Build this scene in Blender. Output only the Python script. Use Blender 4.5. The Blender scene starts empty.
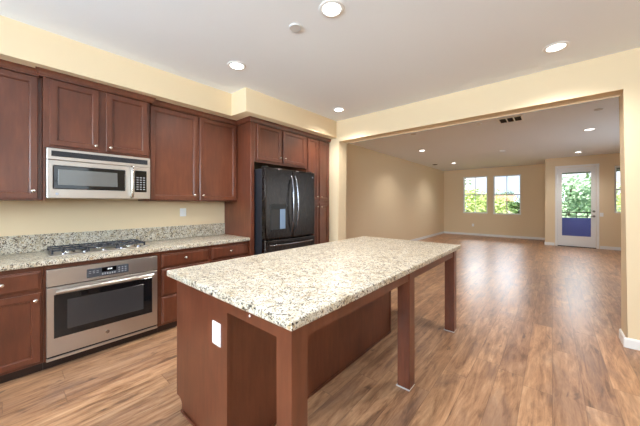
import bpy, bmesh, math, random
from mathutils import Vector, Matrix
random.seed(7)
PI = math.pi
S = bpy.context.scene
COL = S.collection

# ------------------------------------------------------------------ camera
CAM_H = 1.3347
cam_d = bpy.data.cameras.new('camera')
cam_d.sensor_width = 36.0
cam_d.lens = 36.0 * 271.14 / 640.0
cam_d.shift_y = -(213 - 203.13) / 640.0
cam_d.clip_start = 0.05
cam_d.clip_end = 300
cam = bpy.data.objects.new('camera', cam_d)
cam.location = (0, 0, CAM_H)
cam.rotation_euler = (PI / 2, 0, 0.70871)
COL.objects.link(cam)
S.camera = cam

# ------------------------------------------------------------------ world, exposure
S.view_settings.view_transform = 'Standard'
S.view_settings.look = 'None'
S.view_settings.exposure = 0.46
S.view_settings.gamma = 1.0
S.view_settings.use_curve_mapping = False
S.cycles.use_denoising = True
S.cycles.max_bounces = 10
S.cycles.diffuse_bounces = 6
S.cycles.glossy_bounces = 5
S.cycles.transparent_max_bounces = 16
S.cycles.sample_clamp_indirect = 6.0
S.cycles.caustics_reflective = False
S.cycles.caustics_refractive = False

W = bpy.data.worlds.new('sky')
S.world = W
W.use_nodes = True
nt = W.node_tree
nt.nodes.clear()
wo = nt.nodes.new('ShaderNodeOutputWorld')
bg = nt.nodes.new('ShaderNodeBackground')
tc = nt.nodes.new('ShaderNodeTexCoord')
no = nt.nodes.new('ShaderNodeTexNoise')
no.inputs['Scale'].default_value = 3.0
no.inputs['Detail'].default_value = 5.0
rp = nt.nodes.new('ShaderNodeValToRGB')
rp.color_ramp.elements[0].position = 0.38
rp.color_ramp.elements[0].color = (0.40, 0.56, 0.78, 1)
rp.color_ramp.elements[1].position = 0.62
rp.color_ramp.elements[1].color = (0.86, 0.85, 0.84, 1)
nt.links.new(tc.outputs['Generated'], no.inputs['Vector'])
nt.links.new(no.outputs['Fac'], rp.inputs['Fac'])
nt.links.new(rp.outputs['Color'], bg.inputs['Color'])
bg.inputs['Strength'].default_value = 1.55
nt.links.new(bg.outputs['Background'], wo.inputs['Surface'])

def light(name, kind, loc, rot, power, color=(1, 1, 1), **kw):
    d = bpy.data.lights.new(name, kind)
    d.energy = power
    d.color = color
    for k, v in kw.items():
        setattr(d, k, v)
    o = bpy.data.objects.new(name, d)
    o.location = loc
    o.rotation_euler = rot
    COL.objects.link(o)
    return o

light('sun', 'SUN', (0, 0, 20), (math.radians(48), 0, math.radians(-40)), 7.5, (1.0, 0.95, 0.86), angle=0.02)
# added fill lights outside invented windows in the unseen rear and right walls
light('rear_fill_light', 'AREA', (-0.6, -2.62, 1.85), (PI / 2 + 0.25, 0, 0), 310, (0.74, 0.88, 1.0), shape='RECTANGLE', size=3.9, size_y=1.0)
light('side_fill_light', 'AREA', (3.02, 0.4, 1.9), (0, PI / 2, 0), 12, (0.86, 0.94, 1.0), shape='RECTANGLE', size=1.0, size_y=2.2)

light('living_fill_light', 'AREA', (3.02, 7.6, 1.45), (0, PI / 2, 0), 30, (0.86, 0.94, 1.0), shape='RECTANGLE', size=1.9, size_y=3.4)  # added fill light outside an invented living room window
# added area lamps beyond the far windows and balcony door, for floor glare
light('far_glare_lamp', 'AREA', (-2.9, 17.2, 3.35), (math.radians(-90), 0, 0), 150, (0.97, 0.97, 1.0), shape='RECTANGLE', size=3.6, size_y=0.9)
light('door_glare_lamp', 'AREA', (0.55, 12.0, 2.62), (math.radians(-50), 0, 0), 62, (0.97, 0.97, 1.0), shape='RECTANGLE', size=0.8, size_y=0.6)
CAN_POWER = 84
CAN_POWER_FAR = 55

# ------------------------------------------------------------------ materials
def srgb(r, g, b):
    f = lambda c: (c / 12.92 if c <= 0.04045 else ((c + 0.055) / 1.055) ** 2.4)
    return (f(r / 255), f(g / 255), f(b / 255), 1)

def mat(name, color=(0.8, 0.8, 0.8, 1), rough=0.5, metal=0.0, **kw):
    m = bpy.data.materials.new(name)
    m.use_nodes = True
    b = m.node_tree.nodes['Principled BSDF']
    b.inputs['Base Color'].default_value = color
    b.inputs['Roughness'].default_value = rough
    b.inputs['Metallic'].default_value = metal
    for k, v in kw.items():
        b.inputs[k].default_value = v
    return m, m.node_tree, b

def N(nt, t, **kw):
    n = nt.nodes.new(t)
    for k, v in kw.items():
        if k in n.inputs:
            n.inputs[k].default_value = v
        else:
            setattr(n, k, v)
    return n

def ramp(nt, pts, interp='LINEAR'):
    r = nt.nodes.new('ShaderNodeValToRGB')
    cr = r.color_ramp
    cr.interpolation = interp
    while len(cr.elements) < len(pts):
        cr.elements.new(0.5)
    for e, (p, c) in zip(cr.elements, pts):
        e.position = p
        e.color = c
    return r

def mixc(nt, fac, a, b, blend='MIX'):
    m = nt.nodes.new('ShaderNodeMix')
    m.data_type = 'RGBA'
    m.blend_type = blend
    for sock, v in ((m.inputs['Factor'], fac), (m.inputs['A'], a), (m.inputs['B'], b)):
        pass
    fs = [s for s in m.inputs if s.name == 'Factor' and s.type == 'VALUE'][0]
    As = [s for s in m.inputs if s.name == 'A' and s.type == 'RGBA'][0]
    Bs = [s for s in m.inputs if s.name == 'B' and s.type == 'RGBA'][0]
    for s, v in ((fs, fac), (As, a), (Bs, b)):
        if hasattr(v, 'is_output'):
            nt.links.new(v, s)
        else:
            s.default_value = v
    return [s for s in m.outputs if s.type == 'RGBA'][0]

def coords(nt, scale=(1, 1, 1), rot=(0, 0, 0), kind='Object'):
    t = nt.nodes.new('ShaderNodeTexCoord')
    mp = nt.nodes.new('ShaderNodeMapping')
    mp.inputs['Scale'].default_value = scale
    mp.inputs['Rotation'].default_value = rot
    nt.links.new(t.outputs[kind], mp.inputs['Vector'])
    return mp.outputs['Vector']

def bump(nt, b, height, strength=0.1, dist=0.01):
    n = nt.nodes.new('ShaderNodeBump')
    n.inputs['Strength'].default_value = strength
    n.inputs['Distance'].default_value = dist
    nt.links.new(height, n.inputs['Height'])
    nt.links.new(n.outputs['Normal'], b.inputs['Normal'])

def paint(name, col, rough=0.75, tex=0.05):
    m, nt, b = mat(name, col, rough)
    n = N(nt, 'ShaderNodeTexNoise', Scale=90.0, Detail=3.0)
    nt.links.new(coords(nt), n.inputs['Vector'])
    bump(nt, b, n.outputs['Fac'], tex, 0.004)
    b.inputs['Specular IOR Level'].default_value = 0.25
    return m

M = {}
M['wall'] = paint('wall_paint_beige', srgb(228, 207, 173), 0.7)
M['ceiling'] = paint('ceiling_paint', srgb(238, 242, 247), 0.85, 0.12)
M['white'] = paint('white_trim_paint', srgb(234, 233, 231), 0.45, 0.0)
M['plastic'] = mat('white_plastic', srgb(240, 240, 240), 0.35)[0]
M['sensor_plastic'] = mat('sensor_plastic', srgb(205, 204, 202), 0.5)[0]

def wood(name, dark, mid, light_, rough=0.32):
    m, nt, b = mat(name, mid, rough)
    g = N(nt, 'ShaderNodeTexNoise', Scale=5.0, Detail=6.0, Roughness=0.6)
    nt.links.new(coords(nt, (6, 6, 0.9)), g.inputs['Vector'])
    h = N(nt, 'ShaderNodeTexNoise', Scale=3.2, Detail=3.0)
    nt.links.new(coords(nt, (1, 1, 0.8)), h.inputs['Vector'])
    r1 = ramp(nt, [(0.25, dark), (0.5, mid), (0.75, light_)])
    mx = N(nt, 'ShaderNodeMath', operation='MULTIPLY_ADD')
    mx.inputs[1].default_value = 0.5
    nt.links.new(g.outputs['Fac'], mx.inputs[0])
    hm = N(nt, 'ShaderNodeMath', operation='MULTIPLY')
    hm.inputs[1].default_value = 0.5
    nt.links.new(h.outputs['Fac'], hm.inputs[0])
    nt.links.new(hm.outputs[0], mx.inputs[2])
    nt.links.new(mx.outputs[0], r1.inputs['Fac'])
    nt.links.new(r1.outputs['Color'], b.inputs['Base Color'])
    b.inputs['Specular IOR Level'].default_value = 0.5
    b.inputs['Coat Weight'].default_value = 0.35
    b.inputs['Coat Roughness'].default_value = 0.3
    bump(nt, b, g.outputs['Fac'], 0.03, 0.002)
    return m

M['cherry'] = wood('cherry_stained_wood', srgb(68, 34, 21), srgb(96, 50, 32), srgb(120, 68, 45))
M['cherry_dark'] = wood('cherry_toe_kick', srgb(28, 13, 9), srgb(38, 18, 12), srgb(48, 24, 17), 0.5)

def granite(name):
    m, nt, b = mat(name, srgb(214, 200, 172), 0.36)
    v = coords(nt)
    big = N(nt, 'ShaderNodeTexNoise', Scale=16.0, Detail=4.0, Roughness=0.65)
    nt.links.new(v, big.inputs['Vector'])
    base = ramp(nt, [(0.3, srgb(172, 157, 131)), (0.46, srgb(206, 197, 178)), (0.62, srgb(216, 210, 197)), (0.8, srgb(188, 183, 174))])
    nt.links.new(big.outputs['Fac'], base.inputs['Fac'])
    col = base.outputs['Color']
    def specks(col, scale, lo, hi, c, sc2, detail=2.0, dist=1.5):
        n = N(nt, 'ShaderNodeTexNoise', Scale=scale, Detail=detail, Roughness=0.55, Distortion=dist)
        nt.links.new(coords(nt, sc2), n.inputs['Vector'])
        r = ramp(nt, [(lo, (0, 0, 0, 1)), (hi, (1, 1, 1, 1))])
        nt.links.new(n.outputs['Fac'], r.inputs['Fac'])
        return mixc(nt, r.outputs['Color'], col, c)
    col = specks(col, 48, 0.575, 0.63, srgb(186, 162, 124), (1, 1, 1))
    col = specks(col, 46, 0.57, 0.62, srgb(124, 112, 100), (1.1, 0.9, 1.0))
    col = specks(col, 54, 0.585, 0.615, srgb(48, 40, 36), (0.9, 1.2, 1.1))
    col = specks(col, 80, 0.60, 0.64, srgb(80, 54, 40), (1.3, 1.0, 0.9))
    nt.links.new(col, b.inputs['Base Color'])
    b.inputs['Specular IOR Level'].default_value = 0.5
    return m
M['granite'] = granite('speckled_cream_granite')

def metal(name, col, rough, stretch=(1, 1, 60), amt=0.12):
    m, nt, b = mat(name, col, rough, 1.0)
    n = N(nt, 'ShaderNodeTexNoise', Scale=14.0, Detail=2.0)
    nt.links.new(coords(nt, stretch), n.inputs['Vector'])
    mr = N(nt, 'ShaderNodeMapRange')
    mr.inputs['To Min'].default_value = rough - amt * 0.5
    mr.inputs['To Max'].default_value = rough + amt
    nt.links.new(n.outputs['Fac'], mr.inputs['Value'])
    nt.links.new(mr.outputs['Result'], b.inputs['Roughness'])
    return m
M['steel'] = metal('brushed_stainless_steel', srgb(204, 199, 194), 0.34)
M['chrome'] = mat('satin_nickel', srgb(222, 218, 210), 0.22, 1.0)[0]
M['black_steel'] = metal('black_stainless_steel', srgb(64, 59, 57), 0.24, (1, 40, 1))
M['black_steel_side'] = mat('dark_fridge_side', srgb(34, 36, 42), 0.35)[0]
M['handle_dark'] = mat('dark_polished_metal', srgb(150, 150, 158), 0.2, 1.0)[0]
M['black_glass'] = mat('black_glass', srgb(20, 20, 22), 0.06)[0]
M['grey_glass'] = mat('grey_oven_screen', srgb(104, 104, 102), 0.12)[0]
M['black'] = mat('black_plastic', srgb(22, 22, 24), 0.4)[0]
M['iron'] = mat('cast_iron', srgb(60, 62, 70), 0.5)[0]
M['display'] = mat('dark_display', srgb(8, 9, 10), 0.08)[0]
M['key'] = mat('grey_key_print', srgb(150, 152, 156), 0.5)[0]
M['dispenser_blue'] = mat('pale_blue_plastic', srgb(120, 142, 170), 0.3)[0]
M['bronze'] = mat('brushed_nickel_lever', srgb(140, 134, 124), 0.3, 1.0)[0]
M['navy'] = mat('navy_painted_panel', srgb(52, 66, 140), 0.5)[0]
M['rail_dark'] = mat('dark_green_metal', srgb(36, 54, 50), 0.5)[0]
M['eave'] = mat('dark_eave', srgb(40, 42, 56), 0.7)[0]
M['concrete'] = paint('balcony_concrete', srgb(150, 146, 140), 0.8)
M['vent_dark'] = mat('vent_shadow_grey', srgb(52, 50, 49), 0.7)[0]
M['stucco'] = paint('outside_stucco', srgb(214, 204, 186), 0.9)
M['roof'] = mat('terracotta_roof', srgb(188, 138, 118), 0.8)[0]
M['bark'] = mat('tree_bark', srgb(92, 78, 62), 0.9)[0]
M['grass'] = mat('ground_grass', srgb(126, 140, 84), 0.95)[0]
M['slat'] = mat('white_blind_slat', srgb(232, 232, 228), 0.6)[0]

def leaf(name, a, b_):
    m, nt, b = mat(name, a, 0.6)
    n = N(nt, 'ShaderNodeTexNoise', Scale=1.6, Detail=3.0)
    nt.links.new(coords(nt), n.inputs['Vector'])
    r = ramp(nt, [(0.35, a), (0.65, b_)])
    nt.links.new(n.outputs['Fac'], r.inputs['Fac'])
    nt.links.new(r.outputs['Color'], b.inputs['Base Color'])
    return m
M['leaf_y'] = leaf('yellow_green_leaves', srgb(168, 190, 104), srgb(222, 230, 164))
M['leaf_g'] = leaf('grey_green_leaves', srgb(134, 172, 134), srgb(204, 224, 194))
M['leaf_d'] = leaf('deep_green_leaves', srgb(76, 110, 66), srgb(140, 168, 104))

def emis(name, col, s):
    m = bpy.data.materials.new(name)
    m.use_nodes = True
    b = m.node_tree.nodes['Principled BSDF']
    b.inputs['Base Color'].default_value = (0.9, 0.9, 0.9, 1)
    b.inputs['Emission Color'].default_value = col
    b.inputs['Emission Strength'].default_value = s
    return m
M['lens'] = emis('lamp_lens_glow', (1, 0.97, 0.92, 1), 5.0)
M['clock'] = emis('clock_digits_glow', (0.75, 0.9, 1.0, 1), 0.6)

def glass(name):
    m = bpy.data.materials.new(name)
    m.use_nodes = True
    nt = m.node_tree
    nt.nodes.clear()
    o = nt.nodes.new('ShaderNodeOutputMaterial')
    mx = nt.nodes.new('ShaderNodeMixShader')
    tr = nt.nodes.new('ShaderNodeBsdfTransparent')
    tr.inputs['Color'].default_value = (0.97, 0.985, 0.98, 1)
    gl = nt.nodes.new('ShaderNodeBsdfGlossy')
    gl.inputs['Roughness'].default_value = 0.0
    fr = nt.nodes.new('ShaderNodeFresnel')
    fr.inputs['IOR'].default_value = 1.25
    nt.links.new(fr.outputs['Fac'], mx.inputs['Fac'])
    nt.links.new(tr.outputs['BSDF'], mx.inputs[1])
    nt.links.new(gl.outputs['BSDF'], mx.inputs[2])
    nt.links.new(mx.outputs['Shader'], o.inputs['Surface'])
    return m
M['glass'] = glass('window_glass')

def floor_mat():
    m, nt, b = mat('oak_plank_floor', srgb(160, 120, 90), 0.3)
    PW, PL = 0.165, 1.35
    t = nt.nodes.new('ShaderNodeTexCoord')
    sep = nt.nodes.new('ShaderNodeSeparateXYZ')
    nt.links.new(t.outputs['Object'], sep.inputs[0])
    def math_(op, a, bb=None, c=None):
        n = nt.nodes.new('ShaderNodeMath')
        n.operation = op
        for i, v in enumerate((a, bb, c)):
            if v is None:
                continue
            if hasattr(v, 'is_output'):
                nt.links.new(v, n.inputs[i])
            else:
                n.inputs[i].default_value = v
        return n.outputs[0]
    xs = math_('DIVIDE', sep.outputs['X'], PW)
    row = math_('FLOOR', xs)
    wn = N(nt, 'ShaderNodeTexWhiteNoise', noise_dimensions='1D')
    nt.links.new(row, wn.inputs['W'])
    ys = math_('ADD', math_('DIVIDE', sep.outputs['Y'], PL), wn.outputs['Value'])
    cell = math_('FLOOR', ys)
    cid = nt.nodes.new('ShaderNodeCombineXYZ')
    nt.links.new(row, cid.inputs[0])
    nt.links.new(cell, cid.inputs[1])
    wn2 = N(nt, 'ShaderNodeTexWhiteNoise', noise_dimensions='3D')
    nt.links.new(cid.outputs[0], wn2.inputs['Vector'])
    # grain, shifted per plank
    off = nt.nodes.new('ShaderNodeVectorMath')
    off.operation = 'MULTIPLY_ADD'
    nt.links.new(wn2.outputs['Color'], off.inputs[0])
    off.inputs[1].default_value = (31, 47, 13)
    nt.links.new(t.outputs['Object'], off.inputs[2])
    def stretched(s):
        mp = nt.nodes.new('ShaderNodeMapping')
        mp.inputs['Scale'].default_value = s
        nt.links.new(off.outputs[0], mp.inputs['Vector'])
        return mp.outputs['Vector']
    g = N(nt, 'ShaderNodeTexNoise', Scale=1.0, Detail=8.0, Roughness=0.7, Distortion=0.8)
    nt.links.new(stretched((30, 2.6, 1)), g.inputs['Vector'])
    gb = N(nt, 'ShaderNodeTexNoise', Scale=1.0, Detail=6.0, Roughness=0.68, Distortion=1.6)
    nt.links.new(stretched((8, 1.6, 1)), gb.inputs['Vector'])
    f = math_('ADD', math_('MULTIPLY', g.outputs['Fac'], 0.5), math_('MULTIPLY', gb.outputs['Fac'], 0.5))
    base = ramp(nt, [(0.33, srgb(96, 68, 50)), (0.44, srgb(156, 117, 88)), (0.54, srgb(190, 149, 115)), (0.68, srgb(216, 182, 149))])
    nt.links.new(f, base.inputs['Fac'])
    tint = ramp(nt, [(0.0, srgb(222, 212, 208)), (0.35, srgb(240, 234, 230)), (0.7, srgb(255, 251, 247)), (1.0, srgb(255, 246, 236))])
    nt.links.new(wn2.outputs['Value'], tint.inputs['Fac'])
    col = mixc(nt, 1.0, base.outputs['Color'], tint.outputs['Color'], 'MULTIPLY')
    # knots and dark streaks
    k = N(nt, 'ShaderNodeTexNoise', Scale=1.0, Detail=3.0, Roughness=0.5, Distortion=0.8)
    nt.links.new(stretched((11, 3.6, 1)), k.inputs['Vector'])
    kr = ramp(nt, [(0.64, (0, 0, 0, 1)), (0.74, (1, 1, 1, 1))])
    nt.links.new(k.outputs['Fac'], kr.inputs['Fac'])
    kf = math_('MULTIPLY', kr.outputs['Color'], 0.7)
    col = mixc(nt, kf, col, srgb(72, 52, 44))
    sm = N(nt, 'ShaderNodeTexNoise', Scale=1.0, Detail=5.0, Roughness=0.65, Distortion=1.0)
    nt.links.new(stretched((5, 1.3, 1)), sm.inputs['Vector'])
    smr = ramp(nt, [(0.50, (0, 0, 0, 1)), (0.68, (1, 1, 1, 1))])
    nt.links.new(sm.outputs['Fac'], smr.inputs['Fac'])
    col = mixc(nt, math_('MULTIPLY', smr.outputs['Color'], 0.5), col, srgb(118, 92, 82))
    # seams
    fx = math_('FRACT', xs)
    fy = math_('FRACT', ys)
    ex = math_('MULTIPLY', math_('MINIMUM', fx, math_('SUBTRACT', 1.0, fx)), PW)
    ey = math_('MULTIPLY', math_('MINIMUM', fy, math_('SUBTRACT', 1.0, fy)), PL)
    e = math_('MINIMUM', ex, ey)
    sr = N(nt, 'ShaderNodeMapRange')
    sr.inputs['From Min'].default_value = 0.0008
    sr.inputs['From Max'].default_value = 0.0035
    sr.inputs['To Min'].default_value = 1.0
    sr.inputs['To Max'].default_value = 0.0
    nt.links.new(e, sr.inputs['Value'])
    col = mixc(nt, math_('MULTIPLY', sr.outputs['Result'], 0.4), col, srgb(70, 46, 34))
    nt.links.new(col, b.inputs['Base Color'])
    rr = N(nt, 'ShaderNodeMapRange')
    rr.inputs['To Min'].default_value = 0.26
    rr.inputs['To Max'].default_value = 0.38
    nt.links.new(gb.outputs['Fac'], rr.inputs['Value'])
    nt.links.new(rr.outputs['Result'], b.inputs['Roughness'])
    hh = math_('SUBTRACT', math_('MULTIPLY', f, 0.6), sr.outputs['Result'])
    bump(nt, b, hh, 0.12, 0.002)
    b.inputs['Specular IOR Level'].default_value = 0.5
    return m
M['floor'] = floor_mat()

# ------------------------------------------------------------------ mesh helpers
OFF = {}     # object -> world offset of its local frame

class MB:
    """collects shapes in world coordinates, then links them as ONE mesh object"""
    def __init__(self):
        self.bm = bmesh.new()
    def box(self, x0, x1, y0, y1, z0, z1, bev=0.0, seg=2):
        r = bmesh.ops.create_cube(self.bm, size=1.0)
        vs = r['verts']
        for v in vs:
            v.co = Vector(((x0 + x1) / 2 + v.co.x * (x1 - x0), (y0 + y1) / 2 + v.co.y * (y1 - y0), (z0 + z1) / 2 + v.co.z * (z1 - z0)))
        if bev > 0:
            es = list({e for v in vs for e in v.link_edges})
            bmesh.ops.bevel(self.bm, geom=es, offset=bev, segments=seg, affect='EDGES', profile=0.5)
        return self
    def poly_prism(self, pts, a0, a1, axis):
        """pts: 2D outline; axis 'X': pts=(y,z), 'Y': pts=(x,z), 'Z': pts=(x,y)"""
        def P(p, a):
            return {'X': (a, p[0], p[1]), 'Y': (p[0], a, p[1]), 'Z': (p[0], p[1], a)}[axis]
        A = [self.bm.verts.new(P(p, a0)) for p in pts]
        B = [self.bm.verts.new(P(p, a1)) for p in pts]
        self.bm.faces.new(A)
        self.bm.faces.new(list(reversed(B)))
        n = len(pts)
        for i in range(n):
            self.bm.faces.new((A[i], B[i], B[(i + 1) % n], A[(i + 1) % n]))
        return self
    def cyl(self, p0, p1, r0, r1=None, seg=16, caps=True):
        r1 = r0 if r1 is None else r1
        p0, p1 = Vector(p0), Vector(p1)
        d = (p1 - p0)
        q = d.to_track_quat('Z', 'Y')
        m = Matrix.Translation((p0 + p1) / 2) @ q.to_matrix().to_4x4()
        bmesh.ops.create_cone(self.bm, cap_ends=caps, cap_tris=False, segments=seg, radius1=r0, radius2=r1, depth=d.length, matrix=m)
        return self
    def lathe(self, prof, origin, axis, seg=20):
        """prof: list of (radius, along) about axis through origin"""
        ax = Vector(axis).normalized()
        q = ax.to_track_quat('Z', 'Y')
        o = Vector(origin)
        rings = []
        for r, a in prof:
            if r < 1e-6:
                rings.append([self.bm.verts.new(o + ax * a)])
            else:
                rings.append([self.bm.verts.new(o + q @ Vector((r * math.cos(2 * PI * i / seg), r * math.sin(2 * PI * i / seg), a))) for i in range(seg)])
        for A, B in zip(rings, rings[1:]):
            for i in range(seg):
                j = (i + 1) % seg
                if len(A) == 1 and len(B) == 1:
                    continue
                if len(A) == 1:
                    self.bm.faces.new((A[0], B[i], B[j]))
                elif len(B) == 1:
                    self.bm.faces.new((A[i], B[0], A[j]))
                else:
                    self.bm.faces.new((A[i], B[i], B[j], A[j]))
        return self
    def tube(self, pts, r, seg=10):
        pts = [Vector(p) for p in pts]
        rings = []
        up = None
        for i, p in enumerate(pts):
            t = (pts[min(i + 1, len(pts) - 1)] - pts[max(i - 1, 0)]).normalized()
            if up is None:
                up = t.orthogonal().normalized()
            up = (up - t * up.dot(t)).normalized()
            s = t.cross(up)
            rr = r[i] if isinstance(r, (list, tuple)) else r
            rings.append([self.bm.verts.new(p + up * rr * math.cos(2 * PI * k / seg) + s * rr * math.sin(2 * PI * k / seg)) for k in range(seg)])
        for A, B in zip(rings, rings[1:]):
            for i in range(seg):
                j = (i + 1) % seg
                self.bm.faces.new((A[i], A[j], B[j], B[i]))
        self.bm.faces.new(list(reversed(rings[0])))
        self.bm.faces.new(rings[-1])
        return self
    def rings(self, y0, y1, z0, z1, prof, x, wdir=(1, 0, 0), udir=(0, 1, 0), org=(0, 0, 0)):
        """rectangle y0..y1 x z0..z1 lofted through (inset, depth) rings; depth is along wdir from x"""
        w, u, v = Vector(wdir), Vector(udir), Vector((0, 0, 1))
        o = Vector(org)
        R = []
        for ins, d in prof:
            R.append([self.bm.verts.new(o + w * (x + d) + u * a + v * c) for a, c in
                      ((y0 + ins, z0 + ins), (y1 - ins, z0 + ins), (y1 - ins, z1 - ins), (y0 + ins, z1 - ins))])
        self.bm.faces.new(list(reversed(R[0])))
        self.bm.faces.new(R[-1])
        for A, B in zip(R, R[1:]):
            for i in range(4):
                j = (i + 1) % 4
                self.bm.faces.new((A[i], A[j], B[j], B[i]))
        return self
    def sweep(self, path, prof, closed_prof=True):
        """path: XY polyline; prof: (outward, z); outward is to the right of travel"""
        n = len(path)
        pts = [Vector((p[0], p[1])) for p in path]
        norms = []
        for a, b in zip(pts, pts[1:]):
            d = (b - a).normalized()
            norms.append(Vector((d.y, -d.x)))
        R = []
        for i in range(n):
            if i == 0:
                m = norms[0]
            elif i == n - 1:
                m = norms[-1]
            else:
                m = (norms[i - 1] + norms[i])
                m = m / (m.dot(norms[i]))
            R.append([self.bm.verts.new((pts[i].x + m.x * o, pts[i].y + m.y * o, z)) for o, z in prof])
        k = len(prof)
        for A, B in zip(R, R[1:]):
            for i in range(k):
                j = (i + 1) % k
                self.bm.faces.new((A[i], A[j], B[j], B[i]))
        self.bm.faces.new(list(reversed(R[0])))
        self.bm.faces.new(R[-1])
        return self
    def build(self, name, material, parent=None, smooth=False, origin=None, bevel=0.0):
        bm = self.bm
        bmesh.ops.recalc_face_normals(bm, faces=bm.faces)
        if parent is not None:
            off = OFF[parent]
        elif origin is not None:
            off = Vector(origin)
        else:
            xs = [v.co for v in bm.verts]
            lo = Vector([min(c[i] for c in xs) for i in range(3)])
            hi = Vector([max(c[i] for c in xs) for i in range(3)])
            off = Vector(((lo.x + hi.x) / 2, (lo.y + hi.y) / 2, lo.z))
        bmesh.ops.translate(bm, verts=bm.verts, vec=-off)
        me = bpy.data.meshes.new(name)
        bm.to_mesh(me)
        bm.free()
        me.materials.append(material)
        if smooth:
            me.polygons.foreach_set('use_smooth', [True] * len(me.polygons))
            try:
                me.set_sharp_from_angle(angle=math.radians(40))
            except Exception:
                pass
        o = bpy.data.objects.new(name, me)
        COL.objects.link(o)
        if parent is not None:
            o.parent = parent
        else:
            o.location = off
        OFF[o] = off
        return o

def tag(o, label=None, cat=None, group=None, kind=None):
    if label: o['label'] = label
    if cat: o['category'] = cat
    if group: o['group'] = group
    if kind: o['kind'] = kind
    return o

def thing(name, loc, label, cat, group=None):
    o = bpy.data.objects.new(name, None)
    o.empty_display_size = 0.1
    o.location = loc
    COL.objects.link(o)
    OFF[o] = Vector(loc)
    return tag(o, label, cat, group)

def copy_tree(o, loc=None, parent=None):
    c = o.copy()
    COL.objects.link(c)
    if parent is not None:
        c.parent = parent
    if loc is not None:
        c.location = loc
        OFF[c] = Vector(loc)
    for ch in list(o.children):
        copy_tree(ch, None, c)
    return c

def struct(o, label=None, cat=None):
    o['kind'] = 'structure'
    return tag(o, label, cat)

# ------------------------------------------------------------------ room shell
XL, XR = -3.66, 2.8          # left and right walls
YR = -2.45                   # rear wall, behind the camera
YB0, YB1 = 3.758, 3.985      # wall with the wide opening
YD, YF = 11.306, 12.70       # balcony-door wall, far window wall
XD = -0.178
H = 2.75
T = 0.14

struct(MB().box(XL - T, XR + T, YR - T, YF + T, -0.12, 0).build('floor', M['floor'], origin=(0, 0, 0)), 'brown oak plank floor running through kitchen and living room', 'floor')
struct(MB().box(XL - T, XR + T, YR - T, YF + T, H, H + 0.12).build('ceiling', M['ceiling']), 'flat white ceiling over kitchen and living room', 'ceiling')
struct(MB().box(XL - T, XL, YR - T, YF + T, 0, H).build('wall_left', M['wall']), 'beige wall behind the cabinets, continuing into the living room', 'wall')

def holed(mb, axis, a0, a1, u0, u1, holes):
    """wall slab a0..a1 along its normal, u0..u1 along its length, with rectangular holes"""
    def bx(p0, p1, z0, z1):
        if axis == 'Y': mb.box(p0, p1, a0, a1, z0, z1)
        else: mb.box(a0, a1, p0, p1, z0, z1)
    cur = u0
    for (h0, h1, z0, z1) in sorted(holes):
        bx(cur, h0, 0, H)
        if z0 > 0: bx(h0, h1, 0, z0)
        bx(h0, h1, z1, H)
        cur = h1
    bx(cur, u1, 0, H)
    return mb

ADDED_REAR_WINS = [(-2.55, -0.75, 1.35, 2.45), (-0.45, 1.35, 1.35, 2.45)]  # invented openings behind the camera, a source for the rear fill light
ADDED_SIDE_WIN = (-0.7, 1.5, 1.35, 2.45)  # invented opening beside the camera, for the side fill light
ADDED_LIVING_WIN = (5.9, 9.3, 0.5, 2.4)  # invented opening out of view, for the living room fill light
FAR_WINS = [(-2.885, -1.985, 0.915, 2.44), (-1.80, -0.90, 0.89, 2.43)]
SLIM_WIN = (1.34, 2.24, 1.05, 2.40)
DOOR_HOLE = (0.125, 0.975, 0.0, 2.43)
struct(holed(MB(), 'Y', YR - T, YR, XL, XR, ADDED_REAR_WINS).build('wall_rear', M['wall']), 'beige kitchen wall behind the viewer with two added window openings', 'wall')
struct(holed(MB(), 'X', XR, XR + T, YR - T, YF + T, [ADDED_SIDE_WIN, ADDED_LIVING_WIN]).build('wall_right', M['wall']), 'beige wall on the right side of both rooms', 'wall')
struct(holed(MB(), 'Y', YF, YF + T, XL, XD, FAR_WINS).build('wall_far', M['wall']), 'beige far living room wall with two square windows', 'wall')
b_ = holed(MB(), 'Y', YD, YD + T, XD, XR, [DOOR_HOLE, SLIM_WIN])
b_.box(XD, XD + T, YD + T, YF + T, 0, H)
struct(b_.build('wall_balcony', M['wall']), 'beige wall that juts forward around the glass balcony door', 'wall')

# wall with the wide opening: outline with bevelled (bullnose) opening edges
mb = MB()
ox0, ox1, oz = -2.805, 0.516, 2.411
mb.poly_prism([(XL, 0), (ox0, 0), (ox0, oz), (ox1, oz), (ox1, 0), (XR, 0), (XR, H), (XL, H)], YB0, YB1, 'Y')
es = []
for e in mb.bm.edges:
    a, b2 = e.verts[0].co, e.verts[1].co
    same_y = abs(a.y - b2.y) < 1e-4
    inopen = all(ox0 - 1e-4 <= c.x <= ox1 + 1e-4 and c.z <= oz + 1e-4 for c in (a, b2))
    if same_y and inopen and (abs(a.x - b2.x) < 1e-4 or abs(a.z - oz) < 1e-4 and abs(b2.z - oz) < 1e-4):
        es.append(e)
bmesh.ops.bevel(mb.bm, geom=es, offset=0.014, segments=3, affect='EDGES', profile=0.5)
struct(mb.build('wall_opening', M['wall'], smooth=True), 'beige header and posts framing the wide opening to the living room', 'wall')

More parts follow.
